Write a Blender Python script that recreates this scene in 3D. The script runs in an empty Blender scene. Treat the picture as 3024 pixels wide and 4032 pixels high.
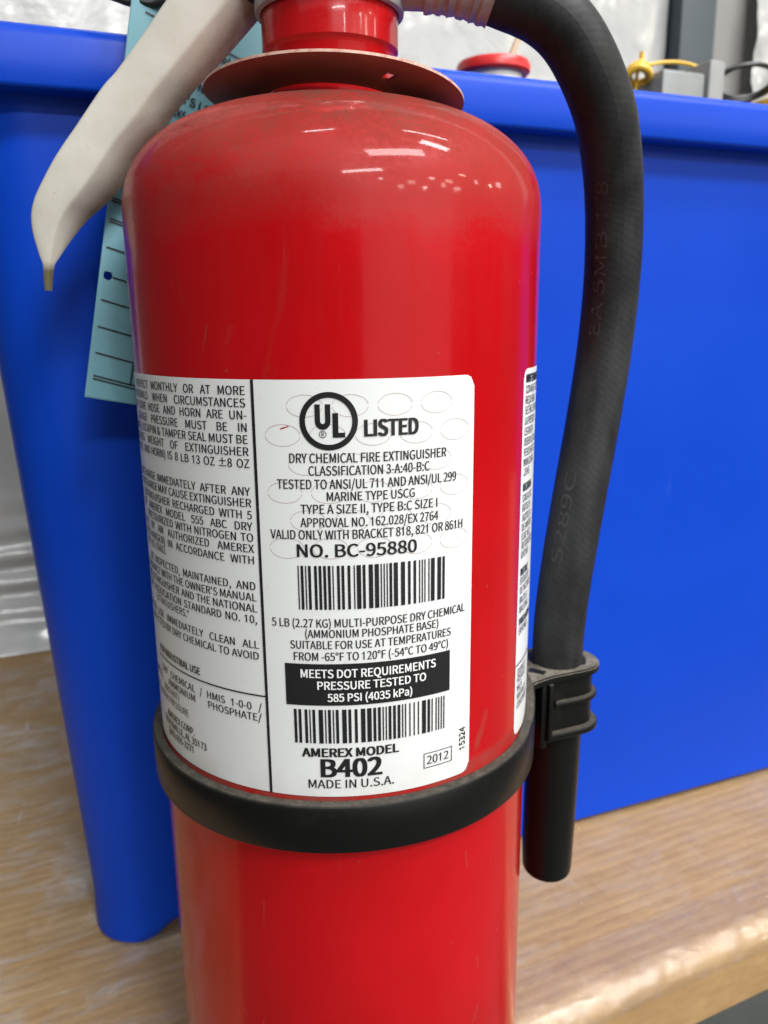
import bpy, bmesh, math, random, os
from mathutils import Vector, Matrix, noise
random.seed(7)
S = bpy.context.scene
COL = S.collection
V = Vector

# ------------------------------------------------------------------ camera, light, exposure
cam = bpy.data.cameras.new("camera")
cam.sensor_fit = 'VERTICAL'; cam.sensor_height = 24.0; cam.lens = 3200/4032*24
cam.clip_start = 0.01; cam.clip_end = 100
cam.dof.use_dof = True; cam.dof.focus_distance = 0.178; cam.dof.aperture_fstop = 14.5
co = bpy.data.objects.new("camera", cam); COL.objects.link(co)
RX = V((0.9983484, -0.0564631, -0.0105983)); UP = V((0.0235189, 0.2333811, 0.9721009)); FW = V((0.0524144, 0.9707447, -0.2343236))
M = Matrix((RX, UP, -FW)).transposed().to_4x4(); M.translation = V((0, -0.2285611, 0))
co.matrix_world = M
S.camera = co

W = bpy.data.worlds.new("World"); S.world = W; W.use_nodes = True
W.node_tree.nodes["Background"].inputs[0].default_value = (0.93, 0.97, 1.0, 1)
W.node_tree.nodes["Background"].inputs[1].default_value = 0.092
S.view_settings.view_transform = 'Standard'; S.view_settings.look = 'None'
S.view_settings.exposure = 0.0; S.view_settings.gamma = 1.0

def lamp(name, a, b, width, power, target=(0, 0, 0), col=(1, 1, 1)):
    a = V(a); b = V(b); c = (a+b)/2
    l = bpy.data.lights.new(name, 'AREA'); l.shape = 'RECTANGLE'
    l.size = (b-a).length; l.size_y = width; l.energy = power; l.color = col
    o = bpy.data.objects.new(name, l); COL.objects.link(o)
    x = (b-a).normalized(); z = (c-V(target)).normalized(); y = z.cross(x).normalized(); z = x.cross(y)
    m = Matrix((x, y, z)).transposed().to_4x4(); m.translation = c; o.matrix_world = m
# ceiling tubes, roof light, and two added soft fill lamps in front of and beside the bench
lamp("tube_lamp", (-.53, -.82, 3.04), (.03, -.65, 3.04), .05, 13)
lamp("tube_lamp", (1.27, -.16, 3.04), (2.39, .19, 3.04), .06, 26)
lamp("roof_lamp", (1.95, -.72, 3.03), (3.0, -.60, 3.03), .34, 95)
lamp("strip_lamp", (.5, -6.2, 2.75), (2.5, -5.2, 2.85), .28, 140)
lamp("panel_lamp", (1.15, -3.0, 3.2), (2.85, -1.8, 3.2), .6, 195)
lamp("fill_lamp", (-6.0, -3.6, 4.6), (2.0, -4.4, 4.6), 5.0, 75, col=(.94, .98, 1))  # large fill added to brighten the front-left, not a real ceiling light
lamp("front_right_fill", (1.1, -4.6, .2), (4.2, -2.2, .2), 2.4, 24)  # soft lamp added to brighten the right half; no door is known there
for k, (az, el) in enumerate(((24, 18), (40, 15.5), (52, 19), (58, 14), (66, 12), (72, 22), (80, 17), (90, 15), (97, 15.5), (34, 12.5), (47, 12), (62, 17))):
    a = math.radians(az); q = V((math.sin(a), -math.cos(a), math.tan(math.radians(el))))*10; sx = V((math.cos(a), math.sin(a), .25*math.sin(k*2.1)))*(.13+.04*(k*5 % 7))
    lamp("bay_lamp", q-sx, q+sx, .22+.08*(k*3 % 5), 20+6*(k % 3), col=(1, .90, .74) if k % 2 else (1, .97, .92))

# ------------------------------------------------------------------ material helpers
class NT:
    def __init__(s, name):
        s.m = bpy.data.materials.new(name); s.m.use_nodes = True
        s.t = s.m.node_tree; s.b = s.t.nodes["Principled BSDF"]; s.out = s.t.nodes["Material Output"]
    def n(s, typ, **kw):
        x = s.t.nodes.new(typ)
        for k, v in kw.items(): setattr(x, k, v)
        return x
    def l(s, a, b): s.t.links.new(a, b)
    def inp(s, node, key, val):
        if isinstance(val, bpy.types.NodeSocket): s.l(val, node.inputs[key])
        else: node.inputs[key].default_value = val
    def coord(s, which="Object", scale=(1, 1, 1), rot=(0, 0, 0)):
        tc = s.n("ShaderNodeTexCoord"); mp = s.n("ShaderNodeMapping")
        mp.inputs["Scale"].default_value = scale; mp.inputs["Rotation"].default_value = rot
        s.l(tc.outputs[which], mp.inputs[0]); return mp.outputs[0]
    def noise(s, vec, scale, detail=4, rough=.55, dist=0):
        x = s.n("ShaderNodeTexNoise"); s.l(vec, x.inputs["Vector"])
        x.inputs["Scale"].default_value = scale; x.inputs["Detail"].default_value = detail
        x.inputs["Roughness"].default_value = rough; x.inputs["Distortion"].default_value = dist
        return x.outputs["Fac"]
    def ramp(s, fac, lo, hi, a=0., b=1.):
        x = s.n("ShaderNodeMapRange"); x.clamp = True
        s.inp(x, "Value", fac)
        for k, v in (("From Min", lo), ("From Max", hi), ("To Min", a), ("To Max", b)): s.inp(x, k, v)
        return x.outputs[0]
    def math(s, op, a, b=0.):
        x = s.n("ShaderNodeMath", operation=op); s.inp(x, 0, a); s.inp(x, 1, b); return x.outputs[0]
    def mix(s, fac, a, b):
        x = s.n("ShaderNodeMix", data_type='RGBA'); s.inp(x, 0, fac)
        for i, v in ((6, a), (7, b)):
            if isinstance(v, tuple): v = (*v, 1) if len(v) == 3 else v
            s.inp(x, i, v)
        return x.outputs[2]
    def z(s, vec):
        x = s.n("ShaderNodeSeparateXYZ"); s.l(vec, x.inputs[0]); return x.outputs
    def bump(s, h, strength, dist=.001):
        x = s.n("ShaderNodeBump"); s.inp(x, "Height", h); x.inputs["Strength"].default_value = strength
        x.inputs["Distance"].default_value = dist; s.l(x.outputs[0], s.b.inputs["Normal"]); return x
    def set(s, **kw):
        for k, v in kw.items():
            k = k.replace("_", " ")
            if isinstance(v, tuple) and len(v) == 3: v = (*v, 1)
            s.inp(s.b, k, v)
        return s.m

def mat_simple(name, col, rough=.5, metal=0., var=.15, nscale=120., bump=.0):
    t = NT(name); c = t.coord()
    f = t.noise(c, nscale, 5)
    d = tuple(x*(1-var) for x in col); e = tuple(min(1, x*(1+var)) for x in col)
    t.set(Base_Color=t.mix(f, d, e), Roughness=t.ramp(f, .3, .7, rough*.85, min(1, rough*1.15)), Metallic=metal)
    if bump: t.bump(f, bump, .0005)
    return t.m

def m_red(clean=False):
    t = NT("clean_red_paint" if clean else "red_paint"); c = t.coord(); x, y, zz = t.z(c)
    big = t.noise(c, 55, 4, .6); fine = t.noise(c, 900, 3, .7)
    streak = t.noise(t.coord(scale=(1, 1, .12)), 90, 4, .6)
    cloud = t.noise(c, 28, 3, .5, .6)
    # settled dust on the shoulder, rubbed away in patches
    h = t.math('ADD', zz, t.math('MULTIPLY', t.math('SUBTRACT', cloud, .5), .016))
    dust = t.ramp(h, .016, .050, 0, .97)
    rub = t.ramp(t.noise(t.coord(scale=(1, 1, 2.6)), 34, 3, .55, 1.2), .57, .68, 1, .35)
    low = t.ramp(zz, .046, .040, 0, 1)
    rub2 = t.math('MAXIMUM', rub, t.math('SUBTRACT', 1, low))
    dust = t.math('MULTIPLY', dust, rub2)
    dust = t.math('MULTIPLY', t.math('MULTIPLY', dust, t.ramp(fine, .28, .72, .62, 1.12)), t.ramp(t.noise(c, 85, 4, .65), .32, .68, .70, 1.12))
    # film of grime over the barrel, and dirt where the strap sits
    grime = t.math('MULTIPLY', t.ramp(streak, .45, .75, 0, .10), t.ramp(zz, -.02, .02, .25, 1))
    line = t.math('MULTIPLY', t.math('MULTIPLY', t.ramp(zz, -.1085, -.1105, 0, 1), t.ramp(zz, -.128, -.127, 0, 1)), t.ramp(big, .35, .65, .2, .8))
    specks = t.n("ShaderNodeTexVoronoi"); t.l(c, specks.inputs["Vector"]); specks.inputs["Scale"].default_value = 190
    sp = t.math('MULTIPLY', t.ramp(specks.outputs["Distance"], .045, .09, 1, 0), t.ramp(t.noise(c, 60, 2), .55, .62, 0, .55))
    if clean: dust = t.math('MULTIPLY', dust, .08)
    sm1 = t.math('MULTIPLY', t.ramp(t.noise(t.coord(scale=(1, 1, .35), rot=(.3, .5, 0)), 75, 5, .7, 1.5), .60, .78, 0, .22), t.ramp(zz, -.03, .0, .15, 1))
    sc1 = t.n("ShaderNodeTexVoronoi", feature='DISTANCE_TO_EDGE'); t.l(t.coord(scale=(1, 1, .22), rot=(1.1, .4, .6)), sc1.inputs["Vector"]); sc1.inputs["Scale"].default_value = 55
    scr2 = t.math('MULTIPLY', t.ramp(sc1.outputs["Distance"], .006, .014, .4, 0), t.ramp(t.noise(c, 45, 2), .60, .66, 0, 1))
    grime = t.math('MAXIMUM', t.math('MAXIMUM', grime, sm1), scr2)
    tot = t.math('MAXIMUM', t.math('MAXIMUM', dust, grime), t.math('MAXIMUM', line, sp))
    red = t.mix(t.ramp(cloud, .3, .7), (.365, .0015, .003), (.43, .002, .006))
    dthin = t.mix(t.ramp(big, .3, .7), (.150, .048, .036), (.205, .075, .058)); dthick = t.mix(t.ramp(big, .3, .7), (.060, .036, .027), (.098, .058, .044))
    dcol = t.mix(t.ramp(t.math('ADD', zz, t.math('MULTIPLY', t.math('SUBTRACT', cloud, .5), .012)), .029, .0465), dthin, dthick)
    colr = t.mix(tot, red, dcol)
    scr = t.noise(t.coord(scale=(1, 1, 9), rot=(.5, .3, 0)), 130, 2, .5)
    t.set(Base_Color=colr, Roughness=t.math('ADD', t.ramp(tot, 0, .6, .17, .75), t.ramp(fine, .3, .7, -.02, .05)), Specular_IOR_Level=t.ramp(tot, .1, .6, .22, 0), Coat_Weight=t.ramp(tot, .5, .95, .20, .02), Coat_Roughness=.075)
    t.bump(t.math('ADD', t.math('ADD', t.math('MULTIPLY', fine, .3), t.math('MULTIPLY', t.noise(c, 260, 3), .35)), t.math('MULTIPLY', cloud, 1.8)), .07, .0006)
    return t.m

def m_blue():
    t = NT("blue_plastic"); c = t.coord()
    f = t.noise(c, 14, 4, .6, .4); g = t.noise(c, 1500, 2)
    sc = t.noise(t.coord(scale=(1, 1, .25)), 60, 5, .7)
    base = t.mix(f, (.0012, .043, .43), (.0018, .054, .50))
    base = t.mix(t.ramp(sc, .66, .85, 0, .12), base, (.25, .3, .6))
    t.set(Base_Color=base, Roughness=t.ramp(f, .3, .7, .36, .48), Specular_IOR_Level=.17)
    t.bump(g, .08, .0003)
    return t.m

def m_wood():
    """tan corrugated board: flutes run along the edge, fine paper fibre, stains"""
    t = NT("tan_board"); c = t.coord()
    wv = t.n("ShaderNodeTexWave", wave_type='BANDS', bands_direction='Y', wave_profile='SIN')
    t.l(c, wv.inputs["Vector"]); wv.inputs["Scale"].default_value = 60; wv.inputs["Distortion"].default_value = .5; wv.inputs["Detail"].default_value = 3; wv.inputs["Detail Scale"].default_value = .35
    g1 = t.noise(t.coord(scale=(.22, 1, 1)), 330, 5, .65, .3); g2 = t.noise(t.coord(scale=(.22, 1, 1)), 120, 4, .6, .3); g3 = t.noise(t.coord(scale=(.25, 1, 1)), 900, 3, .7)
    blot = t.noise(c, 13, 5, .65, .4); blot2 = t.noise(c, 45, 4, .65)
    col = t.mix(t.ramp(g1, .3, .7), (.315, .190, .082), (.395, .252, .114))
    col = t.mix(t.ramp(g2, .40, .66, 0, .42), col, (.47, .31, .145))
    col = t.mix(t.math('MULTIPLY', t.ramp(wv.outputs["Fac"], .35, .0, 0, .34), t.ramp(blot2, .35, .6, .2, 1)), col, (.23, .12, .048))
    col = t.mix(t.ramp(g3, .54, .70, 0, .40), col, (.24, .13, .055))
    crs = t.noise(t.coord(scale=(1, .06, 1)), 210, 4, .65)
    col = t.mix(t.math('MULTIPLY', t.ramp(crs, .60, .74, 0, .45), t.ramp(blot2, .4, .6, 0, 1)), col, (.21, .12, .055))
    col = t.mix(t.ramp(blot, .50, .74, 0, .5), col, (.23, .14, .072))
    t.set(Base_Color=col, Roughness=t.ramp(blot, .3, .7, .42, .6), Specular_IOR_Level=.25, Coat_Weight=.12, Coat_Roughness=.12)
    t.bump(t.math('ADD', t.math('ADD', g1, t.math('MULTIPLY', wv.outputs["Fac"], .9)), t.math('MULTIPLY', blot, .5)), .13, .0009)
    return t.m

def m_film(name, haze, scale, crinkle=.6, base=.1, gloss=.06, slack=None):
    """clear stretch film: mostly see-through, milky where it is creased, glossy"""
    t = NT(name); c = t.coord()
    f = t.noise(c, scale, 6, .65, .5); g = t.noise(t.coord(scale=(1, .22, 1)), scale*4, 4, .6, .9); h = t.noise(t.coord(scale=(.25, 1, 1)), scale*4.5, 4, .6, .6)
    t.set(Base_Color=(.70, .70, .70), Roughness=.14)
    cr = t.math('ADD', t.math('MULTIPLY', g, .35), t.math('MULTIPLY', h, .45))
    t.bump(t.math('ADD', f, cr), crinkle, .004)
    tr = t.n("ShaderNodeBsdfTransparent"); mx = t.n("ShaderNodeMixShader")
    m1 = t.math('MULTIPLY', t.ramp(h, .48, .68, 0, haze), t.ramp(f, .38, .62, .15, 1)); m2 = t.math('MULTIPLY', t.ramp(g, .60, .72, 0, haze*1.5), t.ramp(f, .45, .6, 0, 1))
    fac = t.math('MAXIMUM', t.math('MAXIMUM', t.ramp(f, .5, .72, base, haze*.9), m1), m2)
    if slack: fac = t.math('MULTIPLY', fac, t.ramp(t.z(c)[0], slack[0], slack[1], .35, 1))   # pulled tight to one side, slack and creased to the other
    t.inp(mx, 0, fac)
    gl = t.n("ShaderNodeBsdfGlossy"); gl.inputs["Roughness"].default_value = .06; m0 = t.n("ShaderNodeMixShader"); m0.inputs[0].default_value = gloss
    bp = [x for x in t.t.nodes if x.type == 'BUMP'][0]; t.l(bp.outputs[0], gl.inputs["Normal"])
    t.l(tr.outputs[0], m0.inputs[1]); t.l(gl.outputs[0], m0.inputs[2])
    t.l(m0.outputs[0], mx.inputs[1]); t.l(t.b.outputs[0], mx.inputs[2]); t.l(mx.outputs[0], t.out.inputs[0])
    return t.m

def m_sheet():
    t = NT("white_plastic_film"); c = t.coord()
    f = t.noise(c, 9, 5, .6, .6); g = t.noise(c, 60, 5, .6, 1.2)
    t.set(Base_Color=t.mix(f, (.33, .335, .325), (.44, .44, .42)), Roughness=.28, Coat_Weight=.4, Coat_Roughness=.12)
    t.bump(t.math('ADD', f, t.math('MULTIPLY', g, .12)), .35, .01)
    return t.m

def m_rubber(name, col=.0055, rough=.5):
    t = NT(name); u = t.coord("UV")
    a = t.n("ShaderNodeTexWave", wave_type='BANDS', bands_direction='DIAGONAL')
    t.l(t.coord("UV", scale=(5, 190, 1)), a.inputs["Vector"]); a.inputs["Scale"].default_value = 1.6; a.inputs["Distortion"].default_value = 1.2
    n = t.noise(t.coord(), 130, 5, .65); s = t.noise(t.coord(scale=(1, 1, .35)), 60, 5, .7)
    d = t.math('MULTIPLY', t.ramp(s, .36, .80, .05, .85), t.ramp(a.outputs["Fac"], .1, 1, .78, 1))
    t.set(Base_Color=t.mix(d, (col, col, col*1.02), (.046, .048, .049)), Specular_IOR_Level=.28, Roughness=t.ramp(n, .3, .7, rough-.08, rough+.12))
    t.bump(t.math('ADD', t.math('MULTIPLY', a.outputs["Fac"], .14), n), .16, .0006)
    return t.m

def m_black_plastic(name, dusty=True, pale=1.0):
    t = NT(name); c = t.coord()
    gm = t.n("ShaderNodeNewGeometry"); nz = t.z(gm.outputs["Normal"])[2]
    n = t.noise(c, 150, 5, .6); s = t.noise(c, 700, 3); big = t.noise(c, 50, 3)
    d = t.math('MULTIPLY', t.ramp(nz, .3, .9, 0, .8), t.ramp(n, .25, .6, .55, 1))
    d = t.math('MAXIMUM', d, t.math('MULTIPLY', t.ramp(n, .56, .8, 0, .14), t.ramp(big, .4, .7, .1, 1)))
    if not dusty: d = t.math('MULTIPLY', d, .25)
    dc = t.mix(t.ramp(s, .3, .75), tuple(pale*x for x in (.060, .052, .040)), tuple(pale*x for x in (.120, .108, .090)))
    t.set(Base_Color=t.mix(d, (.0045, .0045, .0042), dc), Specular_IOR_Level=.22, Roughness=t.ramp(d, 0, .6, .34, .85))
    t.bump(t.math('ADD', n, t.math('MULTIPLY', s, d)), .12, .0005)
    return t.m

def m_beige():
    t = NT("beige_enamel"); c = t.coord()
    n = t.noise(c, 60, 5, .6); s = t.noise(c, 420, 4, .75); k = t.noise(c, 1200, 2)
    base = t.mix(t.ramp(n, .3, .7), (.45, .425, .365), (.55, .525, .465))
    base = t.mix(t.ramp(s, .62, .74, 0, .5), base, (.36, .30, .24))
    base = t.mix(t.math('MULTIPLY', t.ramp(t.math('ADD', t.z(c)[1], t.math('MULTIPLY', t.math('SUBTRACT', n, .5), .004)), .0016, .0052, 0, .75), t.ramp(s, .25, .6, .6, 1)), base, (.20, .145, .105))  # brown on the rolled side: its shade put into the colour, with wear
    base = t.mix(t.ramp(t.z(c)[2], .0150, .0125, 0, .95), base, (.085, .072, .034))
    t.set(Base_Color=base, Roughness=t.ramp(n, .3, .7, .36, .5))
    t.bump(t.math('ADD', n, t.math('MULTIPLY', k, .3)), .1, .0006)
    return t.m

def m_label():
    t = NT("label_vinyl"); c = t.coord(); x, y, z = t.z(c)
    n = t.noise(c, 70, 5, .65); s = t.noise(c, 420, 3, .7)
    d = t.math('MULTIPLY', t.ramp(s, .60, .80, 0, .35), t.ramp(n, .45, .65, .1, 1))
    d = t.math('MAXIMUM', d, t.math('MULTIPLY', t.ramp(z, -.104, -.113, 0, .3), t.ramp(n, .4, .62, 0, 1)))
    t.set(Base_Color=t.mix(d, (.66, .67, .66), (.40, .35, .29)), Specular_IOR_Level=.3, Roughness=t.ramp(n, .3, .7, .28, .38))
    return t.m

def m_disc():
    t = NT("rusty_enamel"); c = t.coord()
    n = t.noise(c, 70, 4, .6); s = t.noise(c, 600, 4, .7)
    gm = t.n("ShaderNodeNewGeometry"); nz = t.z(gm.outputs["Normal"])[2]
    col = t.mix(t.ramp(n, .3, .7), (.38, .105, .070), (.50, .17, .12))
    col = t.mix(t.ramp(s, .62, .75, 0, .4), col, (.16, .05, .03))
    edge = t.math('MULTIPLY', t.ramp(t.math('ABSOLUTE', nz), .75, .25, 0, .85), t.ramp(s, .35, .55, .25, 1))
    col = t.mix(edge, col, (.62, .45, .36))
    t.set(Base_Color=col, Roughness=.5)
    return t.m

RED = m_red(); RED_CLEAN = m_red(True); BLUE = m_blue(); WOOD = m_wood(); HOSE = m_rubber("hose_rubber"); STRAP = m_black_plastic("strap_rubber")
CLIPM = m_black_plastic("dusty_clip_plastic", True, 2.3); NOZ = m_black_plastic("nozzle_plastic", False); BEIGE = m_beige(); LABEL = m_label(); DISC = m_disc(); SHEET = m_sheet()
INK = mat_simple("black_ink", (.010, .010, .011), .35, 0, .1); WHITE_INK = mat_simple("white_ink", (.75, .75, .74), .35, 0, .04)
CUT = mat_simple("score_line", (.46, .36, .33), .6, 0, .2, 900)
SMEAR = mat_simple("red_smear", (.35, .02, .05), .5, 0, .4, 900)
STEEL = mat_simple("brushed_steel", (.62, .61, .58), .32, 1., .2, 200, .1)
STEEL_DULL = mat_simple("zinc_plate", (.33, .33, .33), .45, .35, .35, 400, .3)
EMB = mat_simple("raised_rubber", (.030, .029, .029), .55, 0, .4, 300)
CONC = mat_simple("concrete", (.085, .092, .085), .75, 0, .35, 9, .2)
TAGM = mat_simple("tag_card", (.135, .315, .37), .6, 0, .06, 60)
BLK = mat_simple("black_cable", (.012, .012, .012), .4, 0, .2)

# ------------------------------------------------------------------ mesh helpers
def add(name, verts, faces, mat, parent=None, smooth=True, uvs=None, mats=None):
    me = bpy.data.meshes.new(name); me.from_pydata([tuple(v) for v in verts], [], faces)
    for m in ([mat] if not isinstance(mat, list) else mat): me.materials.append(m)
    if mats: me.polygons.foreach_set("material_index", mats)
    me.polygons.foreach_set("use_smooth", [smooth]*len(me.polygons))
    if uvs:
        ul = me.uv_layers.new(name="UVMap")
        for p in me.polygons:
            for li in p.loop_indices: ul.data[li].uv = uvs[me.loops[li].vertex_index]
    me.update()
    o = bpy.data.objects.new(name, me); COL.objects.link(o)
    if parent: o.parent = parent
    return o
def sharp(o, ang=35):
    o.data.set_sharp_from_angle(angle=math.radians(ang)); return o
def thing(name, label, cat, loc=(0, 0, 0)):
    o = bpy.data.objects.new(name, None); COL.objects.link(o); o.empty_display_size = .02
    o.location = loc; o["label"] = label; o["category"] = cat; return o
def tag(o, label, cat): o["label"] = label; o["category"] = cat; return o
def struct(o): o["kind"] = "structure"; return o

def lathe(name, prof, mat, parent=None, seg=128, centre=(0, 0), ang=35):
    vs, fs = [], []; n = len(prof)
    for i in range(seg):
        a = 2*math.pi*i/seg
        for r, z in prof: vs.append((centre[0]+r*math.sin(a), centre[1]-r*math.cos(a), z))
    for i in range(seg):
        j = (i+1) % seg
        for k in range(n-1): fs.append((i*n+k, j*n+k, j*n+k+1, i*n+k+1))
    o = add(name, vs, fs, mat, parent)
    bm = bmesh.new(); bm.from_mesh(o.data); bmesh.ops.remove_doubles(bm, verts=bm.verts, dist=1e-7)
    bmesh.ops.recalc_face_normals(bm, faces=bm.faces); bm.to_mesh(o.data); bm.free()
    return sharp(o, ang)
def catmull(pts, sub):
    P = [V(p) for p in pts]; P = [2*P[0]-P[1]]+P+[2*P[-1]-P[-2]]; out = []
    for i in range(1, len(P)-2):
        for k in range(sub):
            t = k/sub; a, b, c, d = P[i-1:i+3]
            out.append(.5*((2*b)+(-a+c)*t+(2*a-5*b+4*c-d)*t*t+(-a+3*b-3*c+d)*t**3))
    out.append(P[-2]); return out
def frames(path, ref=V((0, -1, 0))):
    fr = []
    for i, p in enumerate(path):
        t = (path[min(i+1, len(path)-1)]-path[max(i-1, 0)]).normalized()
        n1 = (ref-ref.dot(t)*t).normalized(); fr.append((p, n1, t.cross(n1)))
    return fr
def tube(name, pts, rad, mat, parent=None, seg=32, sub=8, cap=True, ref=V((0, -1, 0))):
    path = catmull(pts, sub); fr = frames(path, ref); vs, fs, uv = [], [], []; L = 0
    for i, (p, a, b) in enumerate(fr):
        r = rad(i/(len(fr)-1)) if callable(rad) else rad
        if i: L += (p-path[i-1]).length
        for k in range(seg+1):
            q = 2*math.pi*k/seg; vs.append(p+r*(math.cos(q)*a+math.sin(q)*b)); uv.append((k/seg, L))
    w = seg+1
    for i in range(len(fr)-1):
        for k in range(seg): fs.append((i*w+k, i*w+k+1, (i+1)*w+k+1, (i+1)*w+k))
    if cap:
        fs.append(tuple(range(seg))[::-1]); fs.append(tuple((len(fr)-1)*w+k for k in range(seg)))
    o = add(name, vs, fs, mat, parent, uvs=uv); return sharp(o, 50)
def box(name, c, s, mat, parent=None, rot=None, bevel=.0, seg=2):
    bm = bmesh.new(); bmesh.ops.create_cube(bm, size=1)
    for v in bm.verts: v.co = V((v.co.x*s[0], v.co.y*s[1], v.co.z*s[2]))
    if bevel: bmesh.ops.bevel(bm, geom=list(bm.edges), offset=bevel, segments=seg, profile=.5, affect='EDGES')
    mm = (rot or Matrix.Identity(3)).to_4x4(); mm.translation = V(c)
    bm.transform(mm)
    me = bpy.data.meshes.new(name); bm.to_mesh(me); bm.free(); me.materials.append(mat)
    for p in me.polygons: p.use_smooth = True
    o = bpy.data.objects.new(name, me); COL.objects.link(o)
    if parent: o.parent = parent
    return sharp(o, 40)

# ------------------------------------------------------------------ lettering
try: FONT = bpy.data.fonts.load(os.path.join(bpy.utils.system_resource('DATAFILES'), 'fonts', 'Noto Sans CJK Regular.woff2'))
except Exception: FONT = None
_raw = {}; _cache = {}
def raw(text):
    if text not in _raw:
        c = bpy.data.curves.new("t", 'FONT'); c.body = text; c.resolution_u = 5
        if FONT: c.font = FONT
        o = bpy.data.objects.new("t", c); COL.objects.link(o); bpy.context.view_layer.update()
        me = bpy.data.meshes.new_from_object(o.evaluated_get(bpy.context.evaluated_depsgraph_get()))
        _raw[text] = ([(v.co.x, v.co.y) for v in me.vertices], [tuple(p.vertices) for p in me.polygons])
        bpy.data.objects.remove(o); bpy.data.curves.remove(c); bpy.data.meshes.remove(me)
    return _raw[text]
def mx(v): return max(q[0] for q in v)
def char(ch):
    """outline of one letter from its pen origin, and its advance"""
    adv = mx(raw(ch+"H")[0])-mx(raw("H")[0])
    if ch == " ": return [], [], adv
    if ch == "1":
        c = capheight(); a = .40*adv; b = a+.125*c
        return [(a, 0), (b, 0), (b, c), (a+.03*c, c), (a, .90*c), (a, .78*c), (a-.21*c, .72*c), (a-.21*c, .82*c), (a-.05*c, .875*c)], [(0, 1, 2, 3, 4, 5), (5, 6, 7, 8, 4)], adv
    v, f = raw(ch); return v, f, adv
def glyphs(text, bold=0.0):
    """flat outline mesh of a text: (verts, faces, width), starting at x=0"""
    if text not in _cache:
        vs, fs, x = [], [], 0
        for ch in text:
            v, f, adv = char(ch); b = len(vs)
            vs += [(x+q[0], q[1]) for q in v]; fs += [tuple(i+b for i in p) for p in f]; x += adv
        x0 = min(v[0] for v in vs); vs = [(v[0]-x0, v[1]) for v in vs]
        _cache[text] = (vs, fs, mx(vs))
    return _cache[text]
def capheight():
    return max(v[1] for v in raw("H")[0])
class Print:
    """collects flat print in sheet coordinates (mm), mapped onto a surface by f(x, y)"""
    def __init__(s, f): s.f = f; s.v = []; s.fc = []; s.mi = []
    def put(s, vs, fs, mi=0, lift=0):
        b = len(s.v); s.v += [s.f(x, y, lift) for x, y in vs]; s.fc += [tuple(i+b for i in q) for q in fs]; s.mi += [mi]*len(fs)
    def text(s, t, x0, x1, y, cap, bold=0., mi=0, lift=0, rot=0.):
        vs, fs, w = glyphs(t); sy = cap/capheight(); b = bold*.55*sy; sx = (x1-x0-2*b)/w
        c, d = math.cos(rot), math.sin(rot)
        for k, (ox, oy) in enumerate(((0, 0),) if not b else ((b, 0), (-b, 0)) if bold < .012 else ((0, 0), (b, b*.5), (-b, b*.5), (b, -b*.2), (-b, -b*.2))):
            s.put([(x0+b+ox+vx*sx*c-vy*sy*d, y+oy+vx*sx*d+vy*sy*c) for vx, vy in vs], fs, mi, lift+.12*k)
        return w*sx
    def rect(s, x0, y0, x1, y1, mi=0, lift=0, step=1.5):
        n = max(1, int(abs(x1-x0)/step)); vs = []; fs = []
        for i in range(n+1):
            x = x0+(x1-x0)*i/n; vs += [(x, y0), (x, y1)]
        for i in range(n): fs.append((2*i, 2*i+2, 2*i+3, 2*i+1))
        s.put(vs, fs, mi, lift)
    def ring(s, cx, cy, rx, ry, w, mi=0, lift=0, seg=48, gap=0.):
        for i in range(seg):
            a, b = 2*math.pi*i/seg, 2*math.pi*(i+1)/seg
            if gap and min(abs(math.sin(a)), abs(math.sin(b))) < gap: continue
            q = []
            for r in (0, w): q += [(cx+(rx-r)*math.cos(a), cy+(ry-r)*math.sin(a)), (cx+(rx-r)*math.cos(b), cy+(ry-r)*math.sin(b))]
            s.put(q, [(0, 1, 3, 2)], mi, lift)
    def build(s, name, mats, parent):
        return add(name, s.v, s.fc, mats, parent, smooth=False, mats=s.mi)
R0 = .054
def on_barrel(x, y, lift=0):
    a = x/54.0; r = R0+.00020+lift*.00006
    return (r*math.sin(a), -r*math.cos(a), y/1000)

# ------------------------------------------------------------------ the extinguisher
EX = thing("fire_extinguisher", "red dry chemical fire extinguisher with white printed label, standing at the bench edge", "fire extinguisher", (0, 0, -.245))
def child(o):            # children are modelled in world coordinates
    o.matrix_parent_inverse = o.parent.matrix_basis.inverted(); return o

def domez(r): return .024+.028*max(0, 1-(r/.054)**2.6)**(1/2.4)
prof = [(0, -.236), (.030, -.237), (.040, -.240), (.0435, -.245), (.0465, -.245), (.0505, -.241), (.0532, -.234), (.054, -.226)]
prof += [(.054, z) for z in (-.2, -.15, -.1, -.05, 0, .018)]
prof += [(R0*math.sin(a), domez(R0*math.sin(a))) for a in [math.pi/2-(math.pi/2-.26)*i/46 for i in range(47)]]
prof += [(.0155, .0515), (.0140, .050)]
child(lathe("barrel", prof, RED, EX, 192, ang=50))
child(lathe("neck", [(.0150, .049), (.0160, .0513), (.0162, .058), (.0162, .0635), (.0166, .0642), (.0172, .0648), (.0172, .0690), (.0172, .0738), (.0168, .0745), (.012, .0745)], RED_CLEAN, EX, 96))
vb = child(lathe("valve_body", [(.010, .0744), (.0176, .0744), (.0181, .0750), (.0181, .0768), (.0172, .0776), (.0172, .0905), (.0165, .0915), (.0130, .093), (.0130, .105), (.011, .108), (0, .108)], STEEL, EX, 96))
child(lathe("collar", [(.0178, .0730), (.0186, .0733), (.0188, .0742), (.0187, .0757), (.0181, .0762), (.0174, .0762), (.0174, .0730), (.0178, .0730)], STEEL_DULL, EX, 96))
child(lathe("valve_top", [(.0, .107), (.0135, .107), (.0150, .109), (.0150, .138), (.0135, .140), (0, .140)], STEEL, EX, 64))
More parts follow.
